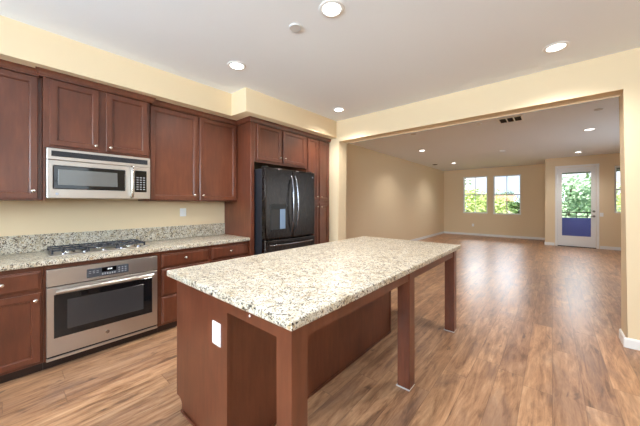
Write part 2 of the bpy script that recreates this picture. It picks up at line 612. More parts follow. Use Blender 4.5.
# soffits over the cabinets
SZ = 2.461
YS = 1.92
mb = MB()
mb.poly_prism([(XL, YR), (-3.156, YR), (-3.156, YS), (-2.841, YS), (-2.841, YB0), (XL, YB0)], SZ, H, 'Z')
es = [e for e in mb.bm.edges if (abs(e.verts[0].co.x + 2.841) < 1e-3 and abs(e.verts[1].co.x + 2.841) < 1e-3 and e.verts[0].co.z + e.verts[1].co.z < 2 * H - 0.01)
      or all(v.co.z < SZ + 1e-3 and v.co.x > -3.3 for v in e.verts)]
bmesh.ops.bevel(mb.bm, geom=es, offset=0.012, segments=3, affect='EDGES', profile=0.5)
struct(mb.build('wall_soffit', M['wall'], smooth=True), 'cream boxed soffit above the kitchen cabinets with a step at the fridge', 'soffit')

# baseboards
def baseboard(name, path, label):
    prof = [(0, 0.0), (0.014, 0.0), (0.014, 0.075), (0.008, 0.09), (0, 0.09)]
    return struct(MB().sweep(path, prof).build(name, M['white']), label, 'baseboard')
baseboard('baseboard_far', [(XL, YF), (XD, YF), (XD, YD), (0.05, YD)], 'white baseboard along the far window wall')
baseboard('baseboard_left', [(XL, YB1), (XL, YF - 0.015)], 'white baseboard along the left living room wall')
baseboard('baseboard_balcony', [(1.05, YD), (XR, YD)], 'white baseboard right of the balcony door')
mb = MB()
mb.sweep([(XR, YB0), (ox1, YB0), (ox1, YB1)][::-1], [(0, 0.0), (0.014, 0.0), (0.014, 0.075), (0.008, 0.09), (0, 0.09)])
struct(mb.build('baseboard_right', M['white']), 'white baseboard wrapping the right post of the opening', 'baseboard')

# ------------------------------------------------------------------ windows and balcony door
def window(n, u0, u1, z0, z1, plane, depth, muntins, label, axis='Y', sgn=1, rail=True, blinds=False):
    """frame set inside a hole; plane = inner wall face, depth towards outside (sgn)"""
    loc = ((u0 + u1) / 2, plane, z0) if axis == 'Y' else (plane, (u0 + u1) / 2, z0)
    t = struct(thing('window_%d' % n, loc, label, 'window'))
    def bx(mb, a0, a1, d0, d1, c0, c1, bev=0.0):
        p0, p1 = sorted((plane + sgn * d0, plane + sgn * d1))
        if axis == 'Y': mb.box(a0, a1, p0, p1, c0, c1, bev)
        else: mb.box(p0, p1, a0, a1, c0, c1, bev)
    f = MB()
    w = 0.045
    bx(f, u0, u0 + w, depth, depth + 0.06, z0, z1); bx(f, u1 - w, u1, depth, depth + 0.06, z0, z1)
    bx(f, u0 + w, u1 - w, depth, depth + 0.06, z0, z0 + w); bx(f, u0 + w, u1 - w, depth, depth + 0.06, z1 - w, z1)
    f.build('window_frame', M['white'], t)
    zm = (z0 + z1) / 2
    if rail:
        r = MB(); bx(r, u0 + w, u1 - w, depth + 0.005, depth + 0.05, zm - 0.022, zm + 0.022); r.build('meeting_rail', M['white'], t)
    if muntins:
        um = (u0 + u1) / 2
        for c0, c1 in ((z0 + w, zm - 0.022), (zm + 0.022, z1 - w)):
            r = MB(); bx(r, um - 0.011, um + 0.011, depth + 0.012, depth + 0.04, c0, c1); r.build('muntin', M['white'], t)
    for c0, c1 in (((z0 + w, zm - 0.022), (zm + 0.022, z1 - w)) if rail else ((z0 + w, z1 - w),)):
        g = MB(); bx(g, u0 + w, u1 - w, depth + 0.024, depth + 0.028, c0, c1); g.build('glass_pane', M['glass'], t)
    s = MB(); bx(s, u0, u1, 0.0, depth, z0, z0 + 0.012); s.build('window_sill', M['white'], t)
    return t

window(1, *FAR_WINS[0], YF, 0.05, True, 'white double hung window at the left of the far wall, showing leafy branches')
window(2, *FAR_WINS[1], YF, 0.05, True, 'white double hung window right of its twin, showing a tiled roof outside')
window(3, *SLIM_WIN, YD, 0.06, False, 'window with blind right of the balcony door, half hidden by the post')
for i, wdef in enumerate(ADDED_REAR_WINS):
    window(4 + i, *wdef, YR, 0.05, True, 'white kitchen window added unseen behind the viewer to admit fill light, ' + ('left' if i == 0 else 'right') + ' of the pair', sgn=-1)
window(6, *ADDED_SIDE_WIN, XR, 0.05, True, 'unseen white kitchen window added in the right wall to admit fill light', axis='X')

window(7, *ADDED_LIVING_WIN, XR, 0.05, True, 'unseen wide white living room window added in the right wall to admit fill light', axis='X')
# balcony door
t = struct(thing('door_1', (0.55, YD, 0), 'white full glass door leading to the balcony', 'door'))
c = MB()
x0, x1, zt = DOOR_HOLE[0], DOOR_HOLE[1], DOOR_HOLE[3]
c.box(x0 - 0.062, x0, YD - 0.018, YD, 0, zt + 0.062, 0.004)
c.box(x1, x1 + 0.062, YD - 0.018, YD, 0, zt + 0.062, 0.004)
c.box(x0, x1, YD - 0.018, YD, zt, zt + 0.062, 0.004)
c.build('door_casing', M['white'], t)
d0, d1 = YD + 0.02, YD + 0.065
gx0, gx1, gz0, gz1 = 0.205, 0.887, 0.312, 2.295
s = MB()
s.box(x0 + 0.003, gx0, d0, d1, 0.02, zt - 0.004); s.box(gx1, x1 - 0.003, d0, d1, 0.02, zt - 0.004)
s.box(gx0, gx1, d0, d1, 0.02, gz0); s.box(gx0, gx1, d0, d1, gz1, zt - 0.004)
slab = s.build('door_slab', M['white'], t)
tr = MB()
for a in ((gx0, gx0 + 0.02, gz0, gz1), (gx1 - 0.02, gx1, gz0, gz1), (gx0 + 0.02, gx1 - 0.02, gz0, gz0 + 0.02), (gx0 + 0.02, gx1 - 0.02, gz1 - 0.02, gz1)):
    tr.box(a[0], a[1], d0 - 0.008, d0 + 0.01, a[2], a[3])
tr.build('glazing_bead', M['white'], slab)
MB().box(gx0, gx1, d0 + 0.018, d0 + 0.026, gz0, gz1).build('glass_pane', M['glass'], t)
MB().box(x0, x1, YD - 0.01, YD + 0.1, 0, 0.02).build('threshold', M['eave'], t)
hd = MB()
hx = 0.93
hd.lathe([(0.0, 0.012), (0.03, 0.012), (0.032, 0.0)], (hx, d0, 0.945), (0, -1, 0))
hd.cyl((hx, d0, 0.945), (hx, d0 - 0.05, 0.945), 0.010)
hd.tube([(hx, d0 - 0.05, 0.945), (hx - 0.04, d0 - 0.052, 0.945), (hx - 0.11, d0 - 0.048, 0.942)], [0.010, 0.010, 0.008])
hd.build('lever_handle', M['bronze'], t, smooth=True)
MB().lathe([(0.0, 0.02), (0.022, 0.02), (0.03, 0.008), (0.032, 0.0)], (hx, d0, 1.09), (0, -1, 0)).build('deadbolt', M['bronze'], t, smooth=True)

# horizontal blind in the slim window
t = thing('window_blind', (1.79, YD + 0.03, 2.38), 'white horizontal blind hanging in the window right of the balcony door', 'blind')
MB().box(1.36, 2.22, YD + 0.005, YD + 0.05, 2.345, 2.385).build('head_rail', M['slat'], t)
sl = MB()
z = 2.33
while z > 1.08:
    sl.box(1.36, 2.22, YD + 0.012, YD + 0.046, z - 0.0015, z + 0.0015)
    z -= 0.045
sl.build('slats', M['slat'], t)
MB().box(1.36, 2.22, YD + 0.015, YD + 0.043, 1.062, 1.078).build('bottom_rail', M['slat'], t)

# ------------------------------------------------------------------ kitchen cabinets
def knob(x, y, z, parent):
    MB().lathe([(0.0, 0.026), (0.008, 0.025), (0.0125, 0.021), (0.0125, 0.017), (0.007, 0.011), (0.0055, 0.004), (0.009, 0.0), (0.0, 0.0)], (x, y, z), (1, 0, 0), 16).build('knob', M['chrome'], parent, smooth=True)

def shaker(y0, y1, z0, z1, x, parent, name='door', knob_at=None, stile=0.052, th=0.02):
    prof = [(0.0, -th), (0.0, -0.004), (0.004, 0.0), (stile - 0.008, 0.0), (stile - 0.004, -0.003), (stile, -0.003), (stile + 0.003, -0.013), (stile + 0.006, -0.013)]
    o = MB().rings(y0, y1, z0, z1, prof, x).build(name, M['cherry'], parent)
    if knob_at:
        knob(x, knob_at[0], knob_at[1], o)
    return o

def slab_drawer(y0, y1, z0, z1, x, parent, knob_at=None, th=0.02):
    prof = [(0.0, -th), (0.0, -0.007), (0.004, -0.004), (0.012, -0.003), (0.016, 0.0), (0.02, 0.0)]
    o = MB().rings(y0, y1, z0, z1, prof, x).build('drawer', M['cherry'], parent)
    if knob_at:
        knob(x, knob_at[0], knob_at[1], o)
    return o

CROWN = [(0, 2.404), (0.024, 2.404), (0.026, 2.412), (0.032, 2.418), (0.036, 2.432), (0.042, 2.444), (0.046, 2.448), (0.046, 2.46), (0, 2.46)]
def crown(path, parent=None):
    return MB().sweep(path, CROWN).build('crown_molding', M['cherry'], parent)

def wall_cabinet(y0, y1, z0, z1, xf, label, doors):
    t = thing('wall_cabinet', ((XL + xf) / 2, (y0 + y1) / 2, z0), label, 'cabinet', None)
    MB().box(XLC, xf, y0, y1, z0, z1, 0.002, 1).build('cabinet_body', M['cherry'], t)
    return t

XLC = XL + 0.003
XU = -3.318      # face frame of the standard wall cabinets
t = wall_cabinet(-0.72, 0.214, 1.358, 2.46, XU, 'cherry wall cabinet left of the microwave, cut by the photo edge', None)
shaker(-0.70, -0.262, 1.372, 2.394, XU + 0.021, t, knob_at=(-0.30, 1.437))
shaker(-0.25, 0.188, 1.372, 2.394, XU + 0.021, t, knob_at=(0.160, 1.437))
crown([(XU, -0.72), (XU, 0.214)], t)

XM = -3.272
t = wall_cabinet(0.216, 1.014, 1.812, 2.46, XM, 'short cherry wall cabinet with two doors directly above the microwave', None)
shaker(0.254, 0.586, 1.832, 2.394, XM + 0.021, t, knob_at=(0.563, 1.868))
shaker(0.641, 0.99, 1.832, 2.394, XM + 0.021, t, knob_at=(0.674, 1.868))
MB().box(XLC, -3.292, 0.216, 0.234, 1.36, 1.812).build('filler_strip', M['cherry'], t)
crown([(XU, 0.216), (XM, 0.216), (XM, 1.014), (XU, 1.014)], t)

t = wall_cabinet(1.016, 2.108, 1.358, 2.46, XU, 'tall two-door cherry wall cabinet between microwave and fridge side panel', None)
shaker(1.03, 1.546, 1.372, 2.394, XU + 0.021, t, knob_at=(1.51, 1.432))
shaker(1.574, 2.078, 1.372, 2.394, XU + 0.021, t, knob_at=(1.618, 1.432))
crown([(XU, 1.016), (XU, 2.108)], t)

# tall fridge surround: end panel, cabinet over the fridge, pantry
XT = -3.005
t = thing('end_panel', (-3.33, 2.137, 0), 'full height cherry side panel between the granite counter and the refrigerator', 'panel')
MB().box(XLC, XT, 2.11, 2.165, 0, 2.46, 0.002, 1).build('panel_board', M['cherry'], t)
crown([(XU + 0.048, 2.11), (XT, 2.11), (XT, 2.166)], t)
t = thing('over_fridge_cabinet', (-3.33, 2.67, 1.90), 'short cherry cabinet with two doors above the black refrigerator', 'cabinet')
MB().box(XLC, XT, 2.167, 3.166, 1.885, 2.46, 0.002, 1).build('cabinet_body', M['cherry'], t)
shaker(2.203, 2.627, 1.915, 2.394, XT + 0.021, t, knob_at=(2.60, 1.985), stile=0.05)
shaker(2.665, 3.128, 1.915, 2.394, XT + 0.021, t, knob_at=(2.695, 1.985), stile=0.05)
crown([(XT, 2.166), (XT, 3.167)], t)
t = thing('pantry_cabinet', (-3.33, 3.46, 0), 'tall cherry pantry cabinet with four narrow doors right of refrigerator', 'cabinet')
MB().box(XLC, XT, 3.168, 3.756, 0.075, 2.46, 0.002, 1).build('cabinet_body', M['cherry'], t)
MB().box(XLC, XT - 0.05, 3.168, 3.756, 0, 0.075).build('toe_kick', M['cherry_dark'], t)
for (a, b2, ky) in ((3.192, 3.440, 3.412), (3.474, 3.728, 3.512)):
    shaker(a, b2, 1.375, 2.394, XT + 0.021, t, knob_at=(ky, 1.44), stile=0.05)
    shaker(a, b2, 0.11, 1.335, XT + 0.021, t, knob_at=(ky, 1.275), stile=0.05)
crown([(XT, 3.167), (XT, 3.756)], t)

# base cabinets
XB = -3.05       # face frame
XDR = XB + 0.02  # drawer and door faces
ZT = 0.842       # underside of the worktop
def base_cabinet(y0, y1, label):
    t = thing('base_cabinet', ((XL + XB) / 2, (y0 + y1) / 2, 0), label, 'cabinet')
    MB().box(XLC, XB, y0, y1, 0.075, ZT, 0.0015, 1).build('cabinet_body', M['cherry'], t)
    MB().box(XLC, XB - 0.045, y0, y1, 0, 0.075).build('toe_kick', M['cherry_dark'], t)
    return t
t = base_cabinet(-0.60, 0.203, 'cherry base cabinet with drawer over door, left of the oven')
slab_drawer(-0.55, 0.188, 0.66, 0.806, XDR, t, knob_at=(-0.01, 0.738))
shaker(-0.55, -0.19, 0.10, 0.634, XDR, t)
shaker(-0.18, 0.188, 0.10, 0.634, XDR, t, knob_at=(0.16, 0.582))
# cabinet around the oven
t = thing('oven_cabinet', ((XL + XB) / 2, 0.615, 0), 'cherry cabinet frame around the stainless wall oven', 'cabinet')
fr = MB()
fr.box(XLC, XB, 0.204, 0.218, 0.075, ZT); fr.box(XLC, XB, 1.012, 1.034, 0.075, ZT)
fr.box(XLC, XB, 0.218, 1.012, 0.806, ZT); fr.box(XLC, XB - 0.03, 0.218, 1.012, 0.06, 0.076)
fr.build('cabinet_frame', M['cherry'], t)
MB().box(XLC, XB - 0.045, 0.204, 1.034, 0, 0.06).build('toe_kick', M['cherry_dark'], t)
t = base_cabinet(1.035, 1.572, 'cherry base cabinet with three stacked drawers right of the oven')
slab_drawer(1.052, 1.552, 0.675, 0.806, XDR, t, knob_at=(1.29, 0.746))
slab_drawer(1.052, 1.552, 0.385, 0.655, XDR, t, knob_at=(1.302, 0.52))
slab_drawer(1.052, 1.552, 0.10, 0.367, XDR, t, knob_at=(1.302, 0.235))
t = base_cabinet(1.573, 2.108, 'cherry base cabinet with drawer over doors beside the fridge side panel')
slab_drawer(1.592, 2.09, 0.675, 0.806, XDR, t, knob_at=(1.835, 0.746))
shaker(1.592, 1.836, 0.10, 0.655, XDR, t, knob_at=(1.808, 0.60))
shaker(1.846, 2.09, 0.10, 0.655, XDR, t, knob_at=(1.874, 0.60))

# worktop and backsplash
tag(MB().box(XL, -3.015, -0.62, 2.108, ZT, 0.882, 0.006, 3).build('worktop', M['granite'], smooth=True), 'cream speckled granite worktop along the wall, holding the gas cooktop', 'countertop')
tag(MB().box(XL, XL + 0.022, -0.62, 2.108, 0.882, 1.042, 0.003, 2).build('backsplash', M['granite']), 'low speckled granite backsplash strip along the wall behind the cooktop', 'backsplash')

# ------------------------------------------------------------------ gas cooktop
t = thing('gas_cooktop', (-3.39, 0.62, 0.882), 'stainless gas cooktop with black grates set in the granite worktop', 'cooktop')
MB().box(-3.605, -3.185, 0.245, 0.99, 0.882, 0.893, 0.005, 2).build('cooktop_body', M['steel'], t)
def grate(y0, y1, x0, x1):
    g = MB()
    zt = 0.929
    r = 0.0065
    g.box(x0, x0 + 2 * r, y0, y1, zt - 2 * r, zt, 0.002, 1); g.box(x1 - 2 * r, x1, y0, y1, zt - 2 * r, zt, 0.002, 1)
    g.box(x0, x1, y0, y0 + 2 * r, zt - 2 * r, zt, 0.002, 1); g.box(x0, x1, y1 - 2 * r, y1, zt - 2 * r, zt, 0.002, 1)
    for k in (1, 2):
        ym = y0 + (y1 - y0) * k / 3
        g.box(x0, x1, ym - r, ym + r, zt - 2 * r, zt, 0.002, 1)
    xm = (x0 + x1) / 2
    g.box(xm - r, xm + r, y0, y1, zt - 2 * r, zt, 0.002, 1)
    for a in (x0 + r, x1 - r):
        for b2 in (y0 + r, y1 - r):
            g.box(a - r, a + r, b2 - r, b2 + r, 0.893, zt - r)
    return g
for (a, b2) in ((0.265, 0.50), (0.505, 0.73), (0.735, 0.97)):
    grate(a, b2, -3.59, -3.255).build('grate', M['iron'], t)
for (bx_, by) in ((-3.50, 0.38), (-3.33, 0.38), (-3.42, 0.617), (-3.50, 0.853), (-3.33, 0.853)):
    bo = MB().lathe([(0.052, 0.0), (0.05, 0.008), (0.034, 0.010), (0.034, 0.014), (0.0, 0.014)], (bx_, by, 0.893), (0, 0, 1)).build('burner', M['chrome'], t, smooth=True)
    MB().lathe([(0.03, 0.014), (0.03, 0.020), (0.026, 0.023), (0.0, 0.024)], (bx_, by, 0.893), (0, 0, 1)).build('burner_cap', M['iron'], bo, smooth=True)
for ky in (0.34, 0.48, 0.617, 0.755, 0.90):
    MB().lathe([(0.018, 0.0), (0.017, 0.010), (0.014, 0.014), (0.0, 0.014)], (-3.215, ky, 0.893), (0, 0, 1), 16).build('knob', M['handle_dark'], t, smooth=True)

# ------------------------------------------------------------------ microwave
XO = -3.25
t = thing('microwave', (-3.44, 0.625, 1.378), 'stainless over-range microwave hanging beneath the short wall cabinet', 'microwave')
MB().box(XL, XO - 0.035, 0.237, 1.012, 1.378, 1.808, 0.004).build('microwave_body', M['steel'], t)
def rr(mb, y0, y1, z0, z1, x0, x1, bev=0.004):
    return mb.box(x0, x1, y0, y1, z0, z1, bev, 2)
v = MB(); rr(v, 0.236, 1.016, 1.708, 1.808, XO - 0.035, XO)
vb = v.build('vent_panel', M['steel'], t)
g = MB(); rr(g, 0.264, 0.99, 1.738, 1.787, XO - 0.01, XO + 0.002, 0.003); gr = g.build('vent_grille', M['black'], vb)
lv = MB()
for k in range(5):
    z = 1.743 + k * 0.0095
    lv.box(XO, XO + 0.005, 0.270, 0.984, z, z + 0.003)
lv.build('louver', M['iron'], gr)
d = MB(); rr(d, 0.236, 0.846, 1.378, 1.706, XO - 0.034, XO)
dr = d.build('door', M['steel'], t)
MB().box(XO - 0.01, XO + 0.003, 0.268, 0.80, 1.452, 1.668, 0.012, 3).build('window_frame', M['black_glass'], dr)
MB().box(XO, XO + 0.005, 0.306, 0.728, 1.492, 1.630, 0.002, 2).build('window_screen', M['grey_glass'], dr)
hb = MB()
hy = 0.845
hb.tube([(XO, hy, 1.70), (XO + 0.03, hy, 1.69), (XO + 0.042, hy, 1.65), (XO + 0.046, hy, 1.55), (XO + 0.042, hy, 1.44), (XO + 0.03, hy, 1.405), (XO, hy, 1.395)], [0.017, 0.016, 0.014, 0.013, 0.014, 0.016, 0.017], 12)
hb.build('handle', M['chrome'], dr, smooth=True)
MB().lathe([(0.0, 0.003), (0.010, 0.003), (0.011, 0.0)], (XO, 0.30, 1.414), (1, 0, 0), 16).build('badge', M['handle_dark'], dr)
cp = MB(); rr(cp, 0.849, 1.016, 1.378, 1.706, XO - 0.034, XO)
cpo = cp.build('control_side', M['steel'], t)
MB().box(XO - 0.01, XO + 0.003, 0.872, 0.982, 1.447, 1.672, 0.006, 2).build('control_panel', M['black_glass'], cpo)
MB().box(XO, XO + 0.0045, 0.892, 0.962, 1.632, 1.655).build('display', M['display'], cpo)
ky_ = MB()
for r in range(6):
    for c_ in range(3):
        y, z = 0.889 + c_ * 0.029, 1.472 + r * 0.024
        ky_.box(XO, XO + 0.0045, y, y + 0.018, z, z + 0.011)
ky_.build('keypad', M['key'], cpo)

# ------------------------------------------------------------------ wall oven
XV = -3.022
t = thing('wall_oven', (-3.3, 0.61, 0.077), 'stainless built-in wall oven under the gas cooktop', 'oven')
MB().box(XL + 0.05, XV - 0.03, 0.22, 1.01, 0.077, 0.804).build('oven_body', M['black'], t)
p = MB(); rr(p, 0.219, 1.008, 0.668, 0.803, XV - 0.03, XV)
po = p.build('control_panel', M['steel'], t)
MB().box(XV - 0.01, XV + 0.002, 0.460, 0.765, 0.690, 0.769, 0.006, 2).build('control_glass', mat('grey_control_glass', srgb(70, 72, 78), 0.15)[0], po)
MB().box(XV, XV + 0.004, 0.565, 0.668, 0.728, 0.764).build('display', M['display'], po)
ck = MB()
for k in range(3):
    ck.box(XV + 0.003, XV + 0.005, 0.606 + k * 0.012, 0.613 + k * 0.012, 0.742, 0.754)
ck.build('clock_digits', M['clock'], po)
kp = MB()
for k in range(6):
    kp.box(XV, XV + 0.0035, 0.565 + k * 0.0175, 0.575 + k * 0.0175, 0.702, 0.718)
kp.build('number_keys', M['key'], po)
kp = MB()
for r in range(3):
    for c_ in range(3):
        kp.box(XV, XV + 0.0035, 0.684 + c_ * 0.024, 0.697 + c_ * 0.024, 0.706 + r * 0.018, 0.714 + r * 0.018)
kp.build('keypad', M['key'], po)
kp = MB()
for r in (1, 2):
    for c_ in range(3):
        kp.box(XV, XV + 0.0035, 0.475 + c_ * 0.026, 0.491 + c_ * 0.026, 0.714 + r * 0.014, 0.719 + r * 0.014)
kp.build('mode_keys', M['key'], po)
d = MB(); rr(d, 0.219, 1.008, 0.112, 0.660, XV - 0.03, XV)
do = d.build('door', M['steel'], t)
MB().box(XV - 0.01, XV + 0.002, 0.26, 0.962, 0.25, 0.60, 0.003, 1).build('window', M['black_glass'], do)
MB().box(XV, XV + 0.003, 0.34, 0.885, 0.305, 0.545, 0.001, 1).build('window_screen', mat('smoked_glass', srgb(58, 56, 57), 0.16)[0], do)
h = MB()
h.cyl((XV + 0.05, 0.268, 0.63), (XV + 0.05, 0.960, 0.63), 0.0165, seg=18)
for y in (0.30, 0.93):
    h.cyl((XV, y, 0.63), (XV + 0.05, y, 0.63), 0.010)
h.build('handle', M['steel'], do, smooth=True)
MB().lathe([(0.0, 0.003), (0.014, 0.003), (0.015, 0.0)], (XV, 0.605, 0.186), (1, 0, 0), 20).build('badge', M['handle_dark'], do)
tb = MB(); rr(tb, 0.219, 1.008, 0.077, 0.098, XV - 0.03, XV - 0.002, 0.002); tb.build('bottom_trim', M['steel'], t)
MB().box(XV - 0.03, XV - 0.012, 0.225, 1.0, 0.098, 0.112).build('vent_slot', M['black'], t)

# ------------------------------------------------------------------ refrigerator
XF = -2.81
t = thing('refrigerator', (-3.2, 2.685, 0), 'black stainless french door refrigerator between end panel and pantry', 'refrigerator')
MB().box(-3.60, XF - 0.075, 2.192, 3.155, 0.03, 1.79, 0.006).build('fridge_body', M['black_steel_side'], t)
MB().box(-3.55, XF - 0.12, 2.21, 3.14, 0.0, 0.03).build('base_grille', M['black'], t)
def fdoor(y0, y1, z0, z1, name):
    prof = [(0.0, -0.07), (0.0, -0.012), (0.004, -0.004), (0.012, 0.0), (0.02, 0.0)]
    return MB().rings(y0, y1, z0, z1, prof, XF).build(name, M['black_steel'], t, smooth=True)
dl = fdoor(2.192, 2.684, 0.852, 1.805, 'door')
drr = fdoor(2.690, 3.155, 0.852, 1.805, 'door')
fz = fdoor(2.192, 3.155, 0.06, 0.842, 'freezer_drawer')
def bow(y, ybow):
    pts = []
    for k in range(13):
        s_ = k / 12
        z = 0.93 + s_ * 0.79
        o_ = math.sin(PI * s_) ** 0.6 if 0 < s_ < 1 else 0
        pts.append((XF + 0.004 + 0.06 * o_, y + ybow * math.sin(PI * s_), z))
    return MB().tube(pts, 0.012, 10)
bow(2.652, -0.012).build('handle', M['handle_dark'], dl, smooth=True)
bow(2.722, 0.012).build('handle', M['handle_dark'], drr, smooth=True)
pts = [(XF + 0.004 + 0.05 * (math.sin(PI * k / 12) ** 0.5 if 0 < k < 12 else 0), 2.26 + 0.83 * k / 12, 0.775) for k in range(13)]
MB().tube(pts, 0.011, 10).build('handle', M['handle_dark'], fz, smooth=True)
# water dispenser
MB().box(XF - 0.004, XF + 0.003, 2.275, 2.548, 0.965, 1.32, 0.002).build('dispenser_frame', M['black'], dl)
MB().box(XF, XF + 0.012, 2.275, 2.545, 1.262, 1.322, 0.004).build('dispenser_display', M['black'], dl)
MB().box(XF, XF + 0.005, 2.29, 2.425, 0.985, 1.255, 0.002).build('dispenser_niche', M['vent_dark'], dl)
MB().box(XF, XF + 0.008, 2.44, 2.535, 0.985, 1.255, 0.003).build('dispenser_panel', M['dispenser_blue'], dl)
MB().box(XF, XF + 0.022, 2.285, 2.54, 0.962, 0.98, 0.003).build('drip_tray', M['black_steel'], dl)
for y in (2.24, 3.10):
    MB().box(XF - 0.10, XF - 0.03, y - 0.03, y + 0.03, 1.806, 1.822, 0.004).build('hinge_cover', M['black'], t)
MB().box(XF, XF + 0.002, 3.085, 3.115, 1.715, 1.74).build('badge', M['handle_dark'], drr)

# ------------------------------------------------------------------ kitchen island
IX0, IX1, IY0, IY1 = -1.975, -0.754, 0.714, 3.228
t = thing('kitchen_island', (-1.37, 1.95, 0), 'cherry kitchen island with end panel, open seating side and square legs', 'island')
yb0, yb1 = 0.745, 2.606
MB().box(-1.865, -1.29, yb0 + 0.02, yb1 - 0.02, 0.075, ZT).build('cabinet_body', M['cherry'], t)
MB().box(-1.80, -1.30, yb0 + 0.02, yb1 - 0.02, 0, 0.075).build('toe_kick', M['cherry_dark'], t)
ep = MB().poly_prism([(-1.806, 0), (-1.266, 0), (-1.266, ZT), (-1.884, ZT), (-1.884, 0.075), (-1.835, 0.075), (-1.806, 0.05)], yb0, yb0 + 0.019, 'Y')
ep.build('end_panel', M['cherry'], t)
ep = MB().poly_prism([(-1.806, 0), (-1.266, 0), (-1.266, ZT), (-1.884, ZT), (-1.884, 0.075), (-1.806, 0.075)], yb1 - 0.019, yb1, 'Y')
ep.build('end_panel', M['cherry'], t)
MB().box(-1.289, -1.272, yb0 + 0.019, yb1 - 0.019, 0, ZT).build('back_panel', M['cherry'], t)
MB().box(-1.272, -1.262, yb0 + 0.03, yb1, 0, 0.014, 0.004).build('shoe_molding', M['cherry'], t)
MB().box(-1.806, -1.27, yb0 - 0.012, yb0, 0, 0.016, 0.004).build('shoe_molding', M['cherry'], t)
n = 4
for k in range(n):
    a = yb0 + 0.03 + k * (yb1 - yb0 - 0.06) / n
    b2 = a + (yb1 - yb0 - 0.06) / n - 0.012
    prof = [(0.0, -0.018), (0.0, -0.004), (0.004, 0.0), (0.055, 0.0), (0.06, -0.008), (0.062, -0.008)]
    o = MB().rings(-b2, -a, 0.10, 0.80, prof, 1.884, wdir=(-1, 0, 0), udir=(0, -1, 0)).build('door', M['cherry'], t)
LX1 = -0.770
LX0 = LX1 - 0.092
for (ly, pad) in ((0.729, False), (1.876, True), (3.021, True)):
    MB().box(LX0, LX1, ly, ly + 0.092, 0.004 if pad else 0.0, ZT, 0.002, 1).build('leg', M['cherry'], t)
    if pad:
        MB().box(LX0 - 0.009, LX1 + 0.002, ly - 0.008, ly + 0.09, 0, 0.007, 0.002, 1).build('foot_pad', M['sensor_plastic'], t)
AZ = 0.779
MB().box(-1.266, LX0, 0.738, 0.757, AZ, ZT).build('apron', M['cherry'], t)
MB().box(LX1 - 0.028, LX1 - 0.008, 0.821, 1.876, AZ, ZT).build('apron', M['cherry'], t)
MB().box(LX1 - 0.028, LX1 - 0.008, 1.968, 3.021, AZ, ZT).build('apron', M['cherry'], t)
MB().box(-1.90, LX0, 3.085, 3.105, AZ, ZT).build('apron', M['cherry'], t)
MB().box(-1.90, -1.88, yb1, 3.085, AZ, ZT).build('apron', M['cherry'], t)
MB().lathe([(0.0, 0.002), (0.005, 0.0015), (0.006, 0.0)], (-1.06, 0.738, 0.815), (0, -1, 0), 10).build('screw_cap', M['plastic'], t)
tag(MB().box(IX0, IX1, IY0, IY1, ZT, 0.882, 0.007, 3).build('island_worktop', M['granite'], smooth=True), 'large rectangular cream speckled granite worktop lying on the island', 'countertop')

# ------------------------------------------------------------------ outlets and switches
def plate(name, c, wdir, udir, w, h, label, cat, kind):
    t = thing(name, c, label, cat)
    wv = Vector(wdir)
    MB().rings(-w / 2, w / 2, -h / 2, h / 2, [(0, 0), (0, 0.003), (0.003, 0.006), (0.005, 0.006)], 0, wdir, udir, c).build('cover_plate', M['plastic'], t)
    for s_ in ((-1, 1) if kind != 'switch' else (0,)):
        if kind == 'wide':
            a, b2 = s_ * w * 0.25, 0
        else:
            a, b2 = 0, s_ * h * 0.2
        hw, hh = (0.017, 0.014) if kind == 'outlet' else (0.015, 0.032)
        MB().rings(a - hw, a + hw, b2 - hh, b2 + hh, [(0, 0.005), (0, 0.008), (0.002, 0.009)], 0, wdir, udir, c).build('socket' if kind == 'outlet' else 'rocker', M['plastic'], t)
    return t
plate('wall_outlet', (XL, 1.523, 1.215), (1, 0, 0), (0, 1, 0), 0.078, 0.105, 'white outlet plate on the beige wall above the granite backsplash', 'outlet', 'outlet')
plate('island_outlet', (-1.368, yb0, 0.635), (0, -1, 0), (1, 0, 0), 0.082, 0.122, 'white outlet plate on the end panel of the cherry island', 'outlet', 'outlet')
plate('light_switch', (1.085, YD, 1.0), (0, -1, 0), (1, 0, 0), 0.075, 0.115, 'white light switch plate on the wall right of the balcony door', 'light switch', 'switch')
plate('wall_outlet', (-2.508, YF, 0.425), (0, -1, 0), (1, 0, 0), 0.078, 0.115, 'white outlet low on the far wall under the left window', 'outlet', 'outlet')

# ------------------------------------------------------------------ ceiling fittings
def can(loc, label, group, power):
    t = thing('recessed_light', loc, label, 'ceiling light', group)
    x, y, z = loc
    MB().lathe([(0.066, -0.004), (0.070, -0.009), (0.090, -0.006), (0.093, 0.0), (0.066, 0.0)], (x, y, z), (0, 0, 1), 32).build('trim_ring', M['white'], t, smooth=True)
    MB().lathe([(0.0, -0.005), (0.066, -0.004)], (x, y, z), (0, 0, 1), 32).build('lens', M['lens'], t)
    d = bpy.data.lights.new('lamp_light', 'SPOT')
    d.energy = power
    d.color = (1.0, 0.975, 0.94)
    d.spot_size = math.radians(138)
    d.spot_blend = 0.8
    d.shadow_soft_size = 0.06
    o = bpy.data.objects.new('lamp_light', d)
    o.location = (0, 0, -0.02)
    o.parent = t
    COL.objects.link(o)
    return t
kg = 'recessed lights in the kitchen ceiling'
fg = 'recessed lights in the living room ceiling'
k0 = can((-1.22, 1.553, H), 'largest recessed ceiling light, above the island at the photo top edge', kg, CAN_POWER)
for loc, lab in (((-2.463, 1.561, H), 'recessed kitchen light above the counter, in front of the stepped soffit'),
                 ((-2.452, 3.297, H), 'recessed kitchen light in the corner by the fridge cabinets'),
                 ((0.024, 3.258, H), 'recessed kitchen light at right, just before the wide header')):
    c = copy_tree(k0, loc)
    c['label'] = lab
f0 = can((0.539, 7.309, H), 'larger of the two recessed living room lights before the balcony door', fg, CAN_POWER_FAR)
